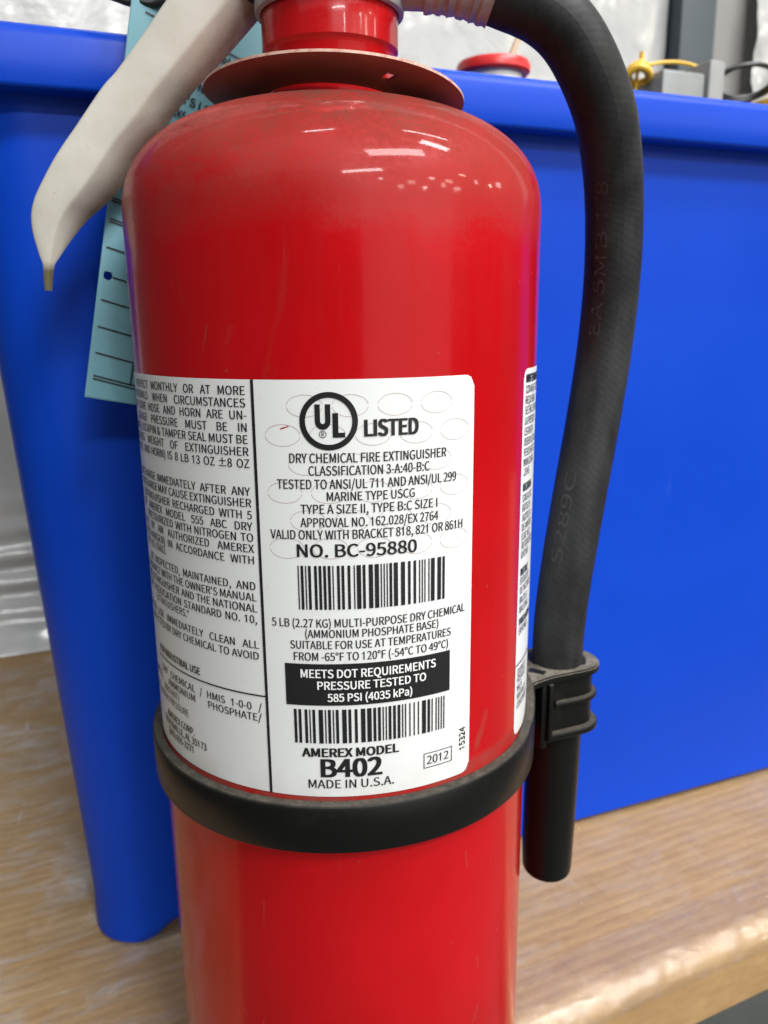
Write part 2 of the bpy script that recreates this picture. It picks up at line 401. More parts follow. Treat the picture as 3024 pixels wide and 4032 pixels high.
child(tube("squeeze_lever", [(.016, .002, .146), (-.01, .002, .147), (-.045, .002, .139), (-.085, .002, .122), (-.120, .002, .100)], lambda t: .0105-.002*t, BEIGE, EX, 24, 8))
child(box("valve_lug", (-.0165, .003, .0815), (.010, .012, .008), BLK, EX, bevel=.0015))
child(tube("valve_outlet", [(.012, -.002, .082), (.02, -.0035, .0815), (.027, -.0045, .081)], .0075, STEEL_DULL, EX, 32, 4))

# loose ring on the neck, slightly tilted, with a small hole
def disc():
    vs, fs = [], []; seg = 120; ri, ro, th = .0178, .0332, .0006
    tilt = Matrix.Rotation(math.radians(2.9), 3, 'Y') @ Matrix.Rotation(math.radians(-2.6), 3, 'X')
    hole = (V((.0128, -.0215)), .0016); rr = [ri+(ro-ri)*k/14 for k in range(15)]
    C = V((.0008, .0, .0541))
    for s in (0, 1):
        for i in range(seg):
            a = 2*math.pi*i/seg
            for k, r in enumerate(rr):
                z = th*s - .0013*(1-(r-ri)/(ro-ri)) + .0005*math.sin(2*a+.8)*((r-ri)/(ro-ri))
                vs.append(C+tilt@V((r*math.sin(a), -r*math.cos(a), z)))
    n = len(rr); N = seg*n
    for i in range(seg):
        j = (i+1) % seg
        for k in range(n-1):
            a, b, c, d = i*n+k, j*n+k, j*n+k+1, i*n+k+1
            m = (vs[a]+vs[c])/2-C
            if (V((m.x, m.y))-hole[0]).length < hole[1]: continue
            fs += [(a, d, c, b), (N+a, N+b, N+c, N+d)]
        fs += [(i*n, j*n, N+j*n, N+i*n), (i*n+n-1, N+i*n+n-1, N+j*n+n-1, j*n+n-1)]
    return sharp(add("neck_ring", vs, fs, DISC, EX), 40)
child(disc())

# carrying handle: pressed channel, rounded over on its right side, ending in a bent tongue
st = [((-12, 112), (-1, 103), (4, 99)), ((-25, 95), (-15.5, 87.5), (-10.5, 83.5)), ((-40.5, 76.9), (-31.6, 70.0), (-27.0, 66.8)), ((-47.6, 68.3), (-39.6, 62.6), (-35.2, 58.9)), ((-53.9, 61), (-46.0, 55.2), (-41.6, 52.3)),
      ((-58, 57), (-50.4, 50.6), (-45.4, 47.2)), ((-65.1, 48.3), (-57.6, 41.9), (-52.0, 41.0)), ((-71, 41.1), (-62.4, 36.2), (-57.3, 34.0)),
      ((-75.2, 34.8), (-66.9, 31.9), (-61.8, 29.6)), ((-77.8, 30.1), (-70.2, 27.8), (-65.6, 26.4)), ((-78.9, 25.8), (-72.6, 24.0), (-68.4, 23.3)),
      ((-78.7, 21.4), (-74.2, 20.6), (-71.0, 19.7)), ((-77.7, 16.7), (-75.5, 16.6), (-73.3, 16.0)), ((-77.0, 14.0), (-76.0, 14.0), (-74.4, 13.9)),
      ((-77.2, 11.0), (-76.2, 11.0), (-75.0, 11.0)), ((-77.2, 7.5), (-76.4, 7.5), (-75.5, 7.5))]
def handle():
    A = [catmull([V((s[k][0], s[k][1], 0)) for s in st], 6) for k in range(3)]
    vs, fs = [], []; m = 0
    for Lp, F, Rp in zip(*A):
        F = Lp.lerp(Rp, .66)
        w = max(1.6, (Rp-Lp).length); q = min(1, w/17); ring = []
        def pt(a, y): ring.append((a.x/1000, y*q/1000 - .0005, a.y/1000))
        pt(Lp.lerp(F, .06), 5.2); pt(Lp, 4.2); pt(Lp, 1.2); pt(Lp.lerp(F, .015), .35); pt(Lp.lerp(F, .05), -.25); pt(Lp.lerp(F, .10), -.5)
        for t in (.25, .4, .55, .7, .85): pt(Lp.lerp(F, t), -.5-.5*math.sin(math.pi*t))
        pt(Lp.lerp(F, .95), -.55); pt(F, -.40)
        for t, y in ((.08, .05), (.2, .8), (.38, 2.2), (.58, 4.0), (.78, 6.0), (.92, 7.8)): pt(F.lerp(Rp, t), y)
        pt(Rp, 9.2); pt(F.lerp(Rp, .8), 9.6); pt(F, 7.0)
        m = len(ring); vs += ring
    n = len(A[0])
    for i in range(n-1):
        for k in range(m):
            l = (k+1) % m; fs.append((i*m+k, i*m+l, (i+1)*m+l, (i+1)*m+k))
    fs += [tuple(range(m))[::-1], tuple((n-1)*m+k for k in range(m))]
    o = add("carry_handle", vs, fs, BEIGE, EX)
    bm = bmesh.new(); bm.from_mesh(o.data); bmesh.ops.recalc_face_normals(bm, faces=bm.faces); bm.to_mesh(o.data); bm.free()
    return sharp(o, 60)
child(handle())
child(tube("pin_cord", [(-.075, .024, .108), (-.067, .028, .0915), (-.0578, .030, .0868), (-.0525, .030, .0862), (-.0473, .030, .0862), (-.036, .026, .0885), (-.022, .014, .094), (-.010, .006, .098)], .0011, BLK, EX, 12, 8))

# hose, crimped ferrule, nozzle
HP = [(.0255, -.0048, .0815), (.034, -.0055, .0803), (.0425, -.0058, .0775), (.0525, -.0058, .0737), (.0597, -.0056, .0683), (.0660, -.0044, .0598), (.0716, -.0008, .0502), (.0757, .0046, .0399),
      (.0782, .0087, .0301), (.0795, .0110, .0180), (.0800, .0132, .0040), (.0790, .0140, -.0136), (.0763, .0127, -.0332), (.0728, .0098, -.0521), (.0699, .0085, -.0716), (.0684, .0098, -.0904), (.0682, .0112, -.1057), (.0684, .0122, -.118), (.0685, .0128, -.130)]
hose = child(tube("hose", HP, .0080, HOSE, EX, 48, 10))
child(tube("ferrule", [(.024, -.0047, .0818), (.030, -.0052, .0812), (.0365, -.0056, .0797), (.0415, -.0058, .0780)], lambda t: .0088+.00022*math.sin(t*38)+.0001*math.sin(t*91), STEEL_DULL, EX, 40, 10))
child(tube("nozzle", [(.0684, .0118, -.108), (.0685, .0128, -.130), (.0685, .0136, -.1560), (.0685, .0146, -.1755), (.0686, .0150, -.1828), (.0686, .0151, -.1858), (.0686, .0152, -.1868)],
           lambda t: .0091-.0009*t-(.0016*max(0, (t-.955)/.045)**2), NOZ, EX, 48, 10))
hpath = catmull(HP, 10); hfr = frames(hpath); hl = [0]
for i in range(1, len(hpath)): hl.append(hl[-1]+(hpath[i]-hpath[i-1]).length)
def hose_at_z(z):
    return min(range(40, len(hpath)), key=lambda i: abs(hpath[i].z-z))
def hose_map(z_start, phi0):
    s0 = hl[hose_at_z(z_start)]
    def f(x, y, lift=0):
        s = s0-x/1000; i = max(1, min(len(hl)-1, next((k for k, v in enumerate(hl) if v >= s), len(hl)-1)))
        t = (s-hl[i-1])/(hl[i]-hl[i-1]); p, a, b = hfr[i]; p = hpath[i-1].lerp(hpath[i], t)
        q = phi0+(y/1000)/.008
        return p+.00808*(math.cos(q)*a+math.sin(q)*b)
    return f
for zs, txt, x1 in ((-.0060, "EA 5MB 1/8", 46), (-.0740, "S289C", 26.5)):
    pr = Print(hose_map(zs, .78)); pr.text(txt, 0, x1, -1.8, 3.4); pr.build("lettering", [EMB], hose)

# strap round the barrel with the clip that holds the hose
def strap():
    vs, fs = [], []; seg = 240; ri, ro = .05425, .0569
    for i in range(seg):
        a = 2*math.pi*i/seg; d = math.degrees(a); d = d-360 if d > 180 else d
        k = max(0, min(1, (d-58)/26)) if d < 120 else max(0, min(1, (150-d)/26)); k = k*k*(3-2*k)
        wob = .00025*math.sin(3*a+1)
        zt = -.1136+.0056*k+wob; zb = -.1264+wob
        for r, z in ((ri, zb), (ro-.0004, zb), (ro, zb+.0005), (ro+.0001, (zt+zb)/2), (ro, zt-.0005), (ro-.0004, zt), (ri, zt)):
            vs.append((r*math.sin(a), -r*math.cos(a), z))
    for i in range(seg):
        j = (i+1) % seg
        for k in range(7):
            l = (k+1) % 7; fs.append((i*7+k, j*7+k, j*7+l, i*7+l))
    return sharp(add("strap", vs, fs, STRAP, EX), 50)
SP = child(strap())
HC = V((.0683, .0118))                      # hose centre at the clip
CLIP = [(58.3, -4.1), (63.9, -1.0), (70.3, 1.3), (76.9, 3.7), (80.2, 6.5), (81.7, 10.5), (81.2, 15.0), (78.8, 19.0), (74.5, 22.4), (68.5, 23.6), (62.5, 22.0)]
CC = V((69.5, 12.2))
def clip_outline(inset=0., x_min=None, closed=True):
    pts = [CC+(V((p.x, p.y))-CC)*(1-inset/11.5) for p in catmull([V((a, b, 0)) for a, b in CLIP], 5)]
    if x_min: pts = [p for p in pts if p.x > x_min or p.y > 12]
    pts = [p/1000 for p in pts]
    if closed:
        for d in ((108, 100, 92, 86, 82) if not x_min else ()):
            a = math.radians(d); pts.append(V((math.sin(a), -math.cos(a)))*.0545)
    return pts
def prism(name, pts, z0, z1, mat, parent, bev=.0006):
    bm = bmesh.new(); f = bm.faces.new([bm.verts.new((p.x, p.y, z0)) for p in pts])
    r = bmesh.ops.extrude_face_region(bm, geom=[f])
    bmesh.ops.translate(bm, vec=(0, 0, z1-z0), verts=[v for v in r["geom"] if isinstance(v, bmesh.types.BMVert)])
    bmesh.ops.recalc_face_normals(bm, faces=bm.faces)
    if bev: bmesh.ops.bevel(bm, geom=[e for e in bm.edges if abs(e.verts[0].co.z-e.verts[1].co.z) < 1e-6], offset=bev, segments=2, affect='EDGES')
    me = bpy.data.meshes.new(name); bm.to_mesh(me); bm.free(); me.materials.append(mat)
    for p in me.polygons: p.use_smooth = True
    o = bpy.data.objects.new(name, me); COL.objects.link(o); o.parent = parent; return sharp(o, 40)
CL = child(prism("hose_clip", clip_outline(), -.1108, -.1082, CLIPM, EX, .0005))
def sub(o): return o      # clip pieces sit under a part whose frame is the world
sub(prism("clip_sleeve", clip_outline(1.9, 62.5), -.1315, -.1107, STRAP, CL, .0003))
def wall_rib(z, h, x_min, inset):
    pts = clip_outline(inset, x_min, False); n = len(pts); vs, fs = [], []
    for p in pts:
        q = V((CC.x/1000, CC.y/1000)); d = (q-p).normalized()
        for r, dz in ((.0034, -h/2), (.0005, -h/2), (0, -h/2+.0006), (0, h/2-.0006), (.0005, h/2), (.0034, h/2)): vs.append((p.x+d.x*r, p.y+d.y*r, z+dz))
    for i in range(n-1):
        for k in range(6):
            l = (k+1) % 6; fs.append((i*6+k, (i+1)*6+k, (i+1)*6+l, i*6+l))
    fs += [tuple(range(6))[::-1], tuple((n-1)*6+k for k in range(6))]
    return sub(sharp(add("clip_rib", vs, fs, STRAP, CL), 45))
wall_rib(-.1188, .0022, 64.3, .4); wall_rib(-.1292, .0026, 62.6, -.2)
rz = Matrix.Rotation(math.radians(20), 3, 'Z')
sub(box("clip_web", (.0630, -.0002, -.1205), (.0017, .0032, .0195), STRAP, CL, rz, .0005))
sub(box("clip_bracket", (.0592, .0062, -.1212), (.0026, .0150, .0235), STRAP, CL, rz, .0008))
sub(box("clip_slot", (.0597, .0030, -.10815), (.0052, .0026, .0003), BLK, CL, Matrix.Rotation(math.radians(-35), 3, 'Z')))

# labels
def patch(name, x0, x1, y0, y1, rad, parent):
    """label sheet bent round the barrel; rad = corner radius at each x end"""
    n = 130; vs, fs = [], []
    for i in range(n+1):
        x = x0+(x1-x0)*(i/n); ins = 0
        for xe, r in ((x0, rad[0]), (x1, rad[1])):
            d = abs(x-xe)
            if r and d < r: ins = r-math.sqrt(max(0, r*r-(r-d)**2))
        for y in (y0+ins, y1-ins):
            a = x/54; r = R0+.00012; vs.append((r*math.sin(a), -r*math.cos(a), y/1000))
    for i in range(n): fs.append((2*i, 2*i+2, 2*i+3, 2*i+1))
    return child(add(name, vs, fs, LABEL, parent))
LB = patch("label", -100, 32.62, -112.3, -12.95, (0, 2.6), EX)
inks = [INK, WHITE_INK, CUT]
p = Print(on_barrel)
for row in range(6):                                    # scored ovals in the vinyl
    for j in range(5 if row % 2 else 4):
        p.ring((-12.4 if row % 2 else -7.4)+9.86*j, -18.5-6.34*row, 3.95, 2.42, .11, 2, 0, 56, .09)
p.put([(-12.9, -23.35), (-11.9, -23.0), (-10.9, -22.75), (-10.95, -22.95), (-12.0, -23.35), (-12.8, -23.6)], [(0, 1, 4, 5), (1, 2, 3, 4)], 3, 0)
p.build("score_marks", inks+[SMEAR], LB)
p = Print(on_barrel)
p.ring(-2.25, -21.82, 6.28, 6.28, 1.22, 0, 1, 72)
p.rect(-5.2, -21.75, -4.05, -18.15, 0, 1); p.rect(-2.98, -21.75, -1.83, -18.15, 0, 1)          # U
n = 16; vs = []; fs = []
for i in range(n+1):
    a = math.pi+math.pi*i/n; vs += [(-3.515+1.685*math.cos(a), -21.75+1.85*math.sin(a)), (-3.515+.535*math.cos(a), -21.75+.62*math.sin(a))]
for i in range(n): fs.append((2*i, 2*i+2, 2*i+3, 2*i+1))
p.put(vs, fs, 0, 1)
p.rect(-1.42, -25.34, -.20, -20.05, 0, 1); p.rect(-.20, -25.34, 1.22, -24.30, 0, 1)             # L
p.ring(-3.58, -24.6, .80, .80, .14, 0, 1, 24); p.text("R", -3.85, -3.3, -25.0, .85, .01, 0, 1)
p.build("certification_mark", inks, LB)

p = Print(on_barrel)
R = [("LISTED", 5.33, 17.66, -25.21, 3.50, .029), ("DRY CHEMICAL FIRE EXTINGUISHER", -11.05, 24.66, -30.83, 2.08, 0), ("CLASSIFICATION 3-A:40-B:C", -6.92, 20.36, -33.62, 2.08, 0),
     ("TESTED TO ANSI/UL 711 AND ANSI/UL 299", -14.04, 27.44, -36.62, 2.10, 0), ("MARINE TYPE USCG", -3.09, 16.70, -39.34, 2.0, 0), ("TYPE A SIZE II, TYPE B:C SIZE I", -8.93, 22.38, -42.20, 2.08, 0),
     ("APPROVAL NO. 162.028/EX 2764", -9.09, 22.66, -45.24, 2.08, 0), ("VALID ONLY WITH BRACKET 818, 821 OR 861H", -16.08, 29.42, -48.06, 2.10, 0), ("NO. BC-95880", -10.13, 17.19, -52.15, 2.9, .016),
     ("5 LB (2.27 KG) MULTI-PURPOSE DRY CHEMICAL", -16.70, 30.47, -68.89, 2.0, 0), ("(AMMONIUM PHOSPHATE BASE)", -8.90, 22.81, -71.43, 1.95, 0), ("SUITABLE FOR USE AT TEMPERATURES", -12.51, 26.35, -74.18, 1.98, 0),
     ("FROM -65°F TO 120°F (-54°C TO 49°C)", -11.76, 25.57, -77.08, 2.02, 0), ("AMEREX MODEL", -10.69, 12.58, -101.64, 2.2, .030), ("B402", -6.35, 8.42, -106.95, 4.6, .029), ("MADE IN U.S.A.", -9.36, 11.24, -109.96, 2.25, 0), ("2012", 19.80, 25.98, -106.67, 2.2, .006)]
for t, x0, x1, y, cap, b in R: p.text(t, x0, x1, y, cap, b or .009, 0, 1)
vs, fs, w = glyphs("15324", .008); sy = 1.75/capheight(); sx = 6.1/w
p.put([(31.0-y*sy, -108.6+x*sx+2.9) for x, y in vs], fs, 0, 1); p.put([(31.12-y*sy, -108.6+x*sx+2.97) for x, y in vs], fs, 0, 1.2)
w = .20
p.rect(18.95, -107.65, 27.0, -107.65+w, 0, 1); p.rect(18.95, -103.6-w, 27.0, -103.6, 0, 1); p.rect(18.95, -107.65, 18.95+w, -103.6, 0, 1); p.rect(27-w, -107.65, 27, -103.6, 0, 1)
p.rect(-19.25, -112.3, -18.55, -12.95, 0, 1)                                                    # divider
p.rect(-62, -87.25, -19.2, -86.85, 0, 1)
p.rect(-14.0, -88.35, 26.1, -77.9, 0, 1)                                                        # black panel
for t, x0, x1, y, cap in (("MEETS DOT REQUIREMENTS", -10.31, 22.1, -81.32, 2.05), ("PRESSURE TESTED TO", -6.5, 19.5, -84.27, 2.0), ("585 PSI (4035 kPa)", -4.23, 15.9, -87.3, 1.95)): p.text(t, x0, x1, y, cap, .014, 1, 2)
# left column: justified lines; (text, word whose left edge is known, its x, right end, baseline)
Lc = [("INSPECT MONTHLY OR AT MORE", "MONTHLY", -51.93, -20.62, -16.27), ("INTERVALS WHEN CIRCUMSTANCES", "WHEN", -51.72, -20.66, -18.95), ("BE SURE HOSE AND HORN ARE UN-", "HOSE", -54.72, -20.47, -21.58),
      ("GAUGE PRESSURE MUST BE IN", "PRESSURE", -53.36, -20.58, -24.30), ("RANGE. LOCKPIN & TAMPER SEAL MUST BE", "TAMPER", -47.86, -20.5, -26.93), ("GROSS WEIGHT OF EXTINGUISHER", "WEIGHT", -56.96, -20.40, -29.62),
      ("HOSE AND HORN) IS 8 LB 13 OZ ±8 OZ", "IS", -45.83, -20.34, -32.29), ("RECHARGE IMMEDIATELY AFTER ANY", "IMMEDIATELY", -52.26, -20.51, -38.60), ("DISCHARGE MAY CAUSE EXTINGUISHER", "CAUSE", -46.65, -20.37, -41.22),
      ("EXTINGUISHER RECHARGED WITH 5", "RECHARGED", -45.21, -20.39, -43.98), ("OF AMEREX MODEL 555 ABC DRY", "MODEL", -48.79, -20.37, -46.64), ("PRESSURIZED WITH NITROGEN TO", "WITH", -44.65, -20.32, -49.22),
      ("(195 PSI) BY AN AUTHORIZED AMEREX", "AUTHORIZED", -48.73, -20.25, -51.80), ("(OR RECHARGER) IN ACCORDANCE WITH", "ACCORDANCE", -45.2, -20.42, -54.54), ("BE INSPECTED, MAINTAINED, AND", "MAINTAINED,", -42.8, -20.35, -60.74),
      ("ACCORDANCE WITH THE OWNER'S MANUAL", "OWNER'S", -42.2, -20.22, -63.44), ("THE EXTINGUISHER AND THE NATIONAL", "AND", -44.22, -20.26, -66.10), ("FIRE ASSOCIATION STANDARD NO. 10,", "STANDARD", -43.39, -20.4, -68.83),
      ("AFTER USE IMMEDIATELY CLEAN ALL", "IMMEDIATELY", -52.95, -20.26, -75.10), ("AFFECTED BY DRY CHEMICAL TO AVOID", "CHEMICAL", -44.85, -20.41, -77.91), ("DRY CHEMICAL / HMIS 1-0-0 /", "CHEMICAL", -53.72, -20.29, -91.04), ("MICA, AMMONIUM PHOSPHATE/", "AMMONIUM", -55.66, -20.42, -93.71)]
cap = 1.92; sy = cap/capheight()
k = 1.0
for t, w0, xl, xr, y in Lc:
    ws = t.split(); i = ws.index(w0); tail = ws[i:]; full = sum(glyphs(q)[2]*sy for q in tail)
    kk = min(k, (xr-xl-0.75*(len(tail)-1))/full)
    wd = [glyphs(q)[2]*sy*kk for q in tail]; gap = (xr-xl-sum(wd))/max(1, len(tail)-1); x = xl
    for q, ww in zip(tail, wd): p.text(q, x, x+ww, y, cap, .011, 0, 1); x += ww+gap
    x = xl
    for q in reversed(ws[:i]):
        ww = glyphs(q)[2]*sy*kk; x -= ww+gap; p.text(q, x, x+ww, y, cap, .011, 0, 1)
k = .86
for t, xr, y, b in (("KIT NO. 05602.", -50.4, -56.95, .004), ('EXTINGUISHERS."', -41.6, -71.3, .004), ("FOR INDUSTRIAL USE", -38.7, -85.63, .018), ("IRRITANT/", -49.1, -96.3, .004), ("CONTENTS UNDER PRESSURE", -45.0, -99.1, .004),
                    ("AMEREX CORP.", -42.8, -103.5, .012), ("TRUSSVILLE, AL 35173", -38.2, -106.15, .012), ("(205) 655-3271", -43.9, -108.8, .012)):
    ww = glyphs(t, b)[2]*sy*k; p.text(t, xr-ww, xr, y, cap, b, 0, 1)
p.build("lettering", inks, LB)
def barcode(x0, x1, y0, y1, seed):
    r = random.Random(seed); q = Print(on_barrel); bars = []; x = 0
    while x < 101:
        b = r.choice((1, 1, 1, 2, 2, 3)); g = r.choice((1, 1, 1, 2, 1, 2)); bars.append((x, b)); x += b+g
    W_ = bars[-1][0]+bars[-1][1]; f = (x1-x0)/W_
    for a, b in bars: q.rect(x0+a*f+.03, y0, x0+(a+b)*f-.03, y1, 0, 1)
    q.build("barcode", inks, LB)
barcode(-10.15, 24.5, -64.6, -54.2, 3); barcode(-12.3, 24.7, -98.1, -89.4, 11)
L2 = patch("label", 53.95, 130, -112.3, -12.95, (2.6, 0), EX)
p = Print(on_barrel)
Rt = [("MANTENIMIENTO", -16.32, 1), ("CON MAS FRECUENCIA", -19.04, 0), ("REQUIERAN", -21.66, 0), ("SE ENCUENTRAN", -24.24, 0), ("LA PRESION", -26.9, 0), ("ESTAR EN", -29.55, 0), ("DEBEN ESTAR", -32.2, 0), ("PESO BRUTO", -34.87, 0), ("MANGUERA", -37.45, 0), (".23 KG", -39.95, 0),
      ("RECARGA", -43.95, 1), ("CADA USO", -46.75, 0), ("BOTELLA", -49.3, 0), ("AGOTE LA", -51.95, 0), ("DE AMEREX", -54.5, 0), ("(CAD. NO.)", -57.0, 0), ("AUTORIZADO", -59.4, 0), ("USO NO", -61.8, 0), ("INSTALE", -66.6, 1), ("EXTINTOR", -69.05, 0), ("DE INCENDIO", -71.6, 0),
      ("BAJO LA", -74.4, 0), ("NACIONAL", -77.0, 0), ("PRECAUCION", -80.5, 1), ("EXPONGA", -83.05, 0), ("QUIMICO", -94.8, 0), ("FOSFATO", -97.1, 0), ("MICA", -99.6, 0), ("IRRITANTE", -102.1, 0), ("CONTENIDO", -104.7, 0)]
for t, y, b in Rt: p.text(t, 55.5, 55.5+glyphs(t, .02*b)[2]*sy*.74, y, 1.95, .008+.02*b, 0, 1)
p.rect(53.95, -91.7, 90, -91.3, 0, 1)
p.build("lettering", inks, L2)

# ------------------------------------------------------------------ inspection tag hanging behind the handle
tB = V((-.0723603, .009, -.021518)); tD = V((.8857585, .4110252, -.215616)); tE = V((.1572337, .1713591, .9725809)); tN = tD.cross(tE)
def sm(x): x = max(0, min(1, x)); return x*x*(3-2*x)
def on_tag(x, y, lift=0):
    s, h = x/1000, y/1000
    push = .023*sm((s-.013)/.03)*(1-sm((h-.055)/.05))
    q = tB+tD*s+tE*h+V((-.2, .98, 0))*push+tN*(.00025+lift*.0001)
    return q
def tag_sheet():
    nx, ny = 114, 256; W_, H_ = 57, 128; hx, hy, hr = 2.45, 35.0, 1.25; vs, fs = [], []
    for j in range(ny+1):
        for i in range(nx+1):
            x, y = W_*i/nx, H_*j/ny; d = math.hypot(x-hx, y-hy)
            if 0 < abs(d-hr) < .36: x, y = hx+(x-hx)*hr/d, hy+(y-hy)*hr/d
            vs.append(on_tag(x, y, -2.5))
    for j in range(ny):
        for i in range(nx):
            if math.hypot(W_*(i+.5)/nx-hx, H_*(j+.5)/ny-hy) < hr-.1: continue
            fs.append((j*(nx+1)+i, j*(nx+1)+i+1, (j+1)*(nx+1)+i+1, (j+1)*(nx+1)+i))
    o = add("inspection_tag", vs, fs, TAGM); m = o.modifiers.new("card", 'SOLIDIFY'); m.thickness = .0003; m.offset = -1
    return o
TG = tag(tag_sheet(), "pale blue card inspection tag hanging behind the beige handle", "tag")
p = Print(on_tag); rot = -.095
def tline(x0, y0, x1, w=.45):
    n = 8; vs, fs = [], []
    for i in range(n+1):
        x = x0+(x1-x0)*i/n; y = y0+(x-x0)*math.tan(rot); vs += [(x, y-w/2), (x, y+w/2)]
    for i in range(n): fs.append((2*i, 2*i+2, 2*i+3, 2*i+1))
    p.put(vs, fs, 0, 0)
for x0, y0 in ((1.6, 6.5), (1.6, 5.6), (1.4, 13), (1.3, 20.4), (1.3, 28), (3.7, 34.8), (1.1, 42.8), (1.1, 50.8), (1.1, 50.0), (1.1, 56.6), (1.1, 55.8), (1.5, 62.1), (1.5, 61.3), (3, 80.8)):
    tline(x0, y0, 52)
tline(4, 99.6, 52); tline(4, 109.0, 52)
vs = [(12.0, 11.5), (12.5, 11.5), (12.4, 5.5), (11.9, 5.5)]; p.put(vs, [(0, 1, 2, 3)])
for t, part, xa, xb, y, c in (("Model", "odel", 24.0, 29.6, 103.55, 2.3), ("SERIAL NO.", "AL N", 17.0, 23.2, 93.7, 2.4), ("OWNER'S I.D.", "ER'S I", 14.8, 22.4, 88.8, 2.4), ("REMARKS", "ARKS", 13.3, 18.8, 84.3, 2.4),
                             ("in.", "in.", 9.0, 11.2, 76.2, 1.8), ("or", "or", 6.1, 8.2, 72.0, 1.8), ("lbs", "lbs", 4.0, 6.4, 68.4, 1.8), ("oz.", "oz.", 2.4, 5.0, 64.3, 1.8)):
    sx = (xb-xa)/glyphs(part)[2]; pre = glyphs(t[:t.index(part)]+"H")[2]-glyphs("H")[2] if t.index(part) else 0
    x0 = xa-pre*sx; p.text(t, x0, x0+glyphs(t)[2]*sx, y-(x0-xa)*.095, c, .012, 0, 0, rot)
p.build("lettering", [INK], TG)

# ------------------------------------------------------------------ bench
ed = V((.930210, .367029, 0)); en = V((.367029, -.930210, 0))
ang = math.atan2(ed.y, ed.x); Rz = Matrix.Rotation(ang, 4, 'Z')
eo = en*.0205; eo.z = -.245
BN = thing("workbench", "workbench with a tan board top wrapped in clear stretch film", "workbench", eo)
BN.rotation_euler.z = ang
def slab():
    """local: x along the edge, y into the bench, z=0 top; rounded front edge"""
    x0, x1, d, th, r = -.34, 1.1, .45, .034, .0095; prof = [(d, 0)]
    prof += [(.10, 0), (.04, 0)]
    for i in range(11):
        a = math.pi/2*i/10; prof.append((r-r*math.sin(a), -r+r*math.cos(a)))
    prof += [(0, -th+.003), (.003, -th), (d, -th)]
    n = len(prof); vs = [(x, y, z) for x in (x0, x1) for y, z in prof]
    fs = [(i, i+1, n+i+1, n+i) for i in range(n-1)]+[(n-1, 0, n, 2*n-1), tuple(range(n))[::-1], tuple(range(n, 2*n))]
    o = add("tabletop", vs, fs, WOOD, BN); return sharp(o, 30)
slab()
for x, y in ((-.28, .08), (1.0, .08), (-.28, .39), (1.0, .39)):
    box("leg", (x, y, -.034-.433), (.06, .06, .866), WOOD, BN, bevel=.004)
def film_strip():
    """stretch film pulled over the front edge: crinkled skin just off the wood"""
    nx, vs, fs = 420, [], []
    prof = [(.024, .0006), (.019, .0007), (.014, .0008)]
    r = .0095
    for i in range(9):
        a = math.pi/2*i/8; prof.append((r-(r+.0006)*math.sin(a), -r+(r+.0006)*math.cos(a)))
    n = len(prof)
    for i in range(nx+1):
        x = -.25+.75*i/nx
        for k, (y, z) in enumerate(prof):
            w = noise.noise(V((x*75, k*.60, 1.3)))*.0009+noise.noise(V((x*240, k*1.1, 4)))*.00038
            w = max(-.0003, w)*(1 if 1 < k < n-2 else .3)
            g = min(1, max(0, (k-2)/8)); vs.append((x, y-w*g, z+w*(1-g)))
    for i in range(nx):
        for k in range(n-1): fs.append((i*n+k, i*n+k+1, (i+1)*n+k+1, (i+1)*n+k))
    return add("film", vs, fs, m_film("edge_film", .10, 70, .5, .01, .10), BN)
film_strip()
def film_top():
    nx, ny = 190, 90; vs, fs = [], []
    for j in range(ny+1):
        for i in range(nx+1):
            x, y = -.33+.93*i/nx, .0235+.40*j/ny
            lf = sm((.12-x)/.15); z = .0010+(.0006+.0016*lf)*noise.noise(V((x*16, y*60, 2)))+(.0003+.0006*lf)*noise.noise(V((x*60, y*140, 7)))+.0009*lf*abs(noise.noise(V((x*85, y*9, 5))))
            vs.append((x, y, max(.0004, z)))
    for j in range(ny):
        for i in range(nx): fs.append((j*(nx+1)+i, j*(nx+1)+i+1, (j+1)*(nx+1)+i+1, (j+1)*(nx+1)+i))
    return add("film", vs, fs, m_film("top_film", .48, 22, 1.0, .01, .03, (.14, .0)), BN)
film_top()

# ------------------------------------------------------------------ blue bin
bu = V((.948213, .317634, 0)); bn = V((.317634, -.948213, 0))
def BP(U, N, z): q = bu*U+bn*N; return V((q.x, q.y, z))
BI = thing("plastic_bin", "large blue plastic bin with rolled rim behind the fire extinguisher", "bin", BP(.26, -.24, -.245))
def rrect(U0, U1, N0, N1, r, n=10):
    """rounded rectangle, N0 = near side"""
    out = []
    for cx, cy, a0 in ((U0+r, N0-r, 180), (U0+r, N1+r, 90), (U1-r, N1+r, 0), (U1-r, N0-r, -90)):
        for i in range(n+1):
            a = math.radians(a0-90*i/n); out.append((cx+r*math.cos(a), cy-r*math.sin(a)*1))
    return out
def ring_at(z, off, r=.02):
    k = .055*(z+.245)
    return [BP(u, n, 0) for u, n in rr2(-.0775-k-off, .60+k+off, -.0775+k+off, -.40-k-off, r)]
def rr2(U0, U1, N0, N1, r, n=10):
    out = []
    for cx, cy, a0 in ((U0+r, N0-r, 90), (U0+r, N1+r, 180), (U1-r, N1+r, 270), (U1-r, N0-r, 0)):
        for i in range(n+1):
            a = math.radians(a0+90*i/n); out.append((cx+r*math.cos(a), cy+r*math.sin(a)))
    # densify the long sides so the foot can be shaped
    res = []
    for i, a in enumerate(out):
        b = out[(i+1) % len(out)]; L = math.hypot(b[0]-a[0], b[1]-a[1]); m = max(1, int(L/.008))
        res += [(a[0]+(b[0]-a[0])*t/m, a[1]+(b[1]-a[1])*t/m) for t in range(m)]
    return res
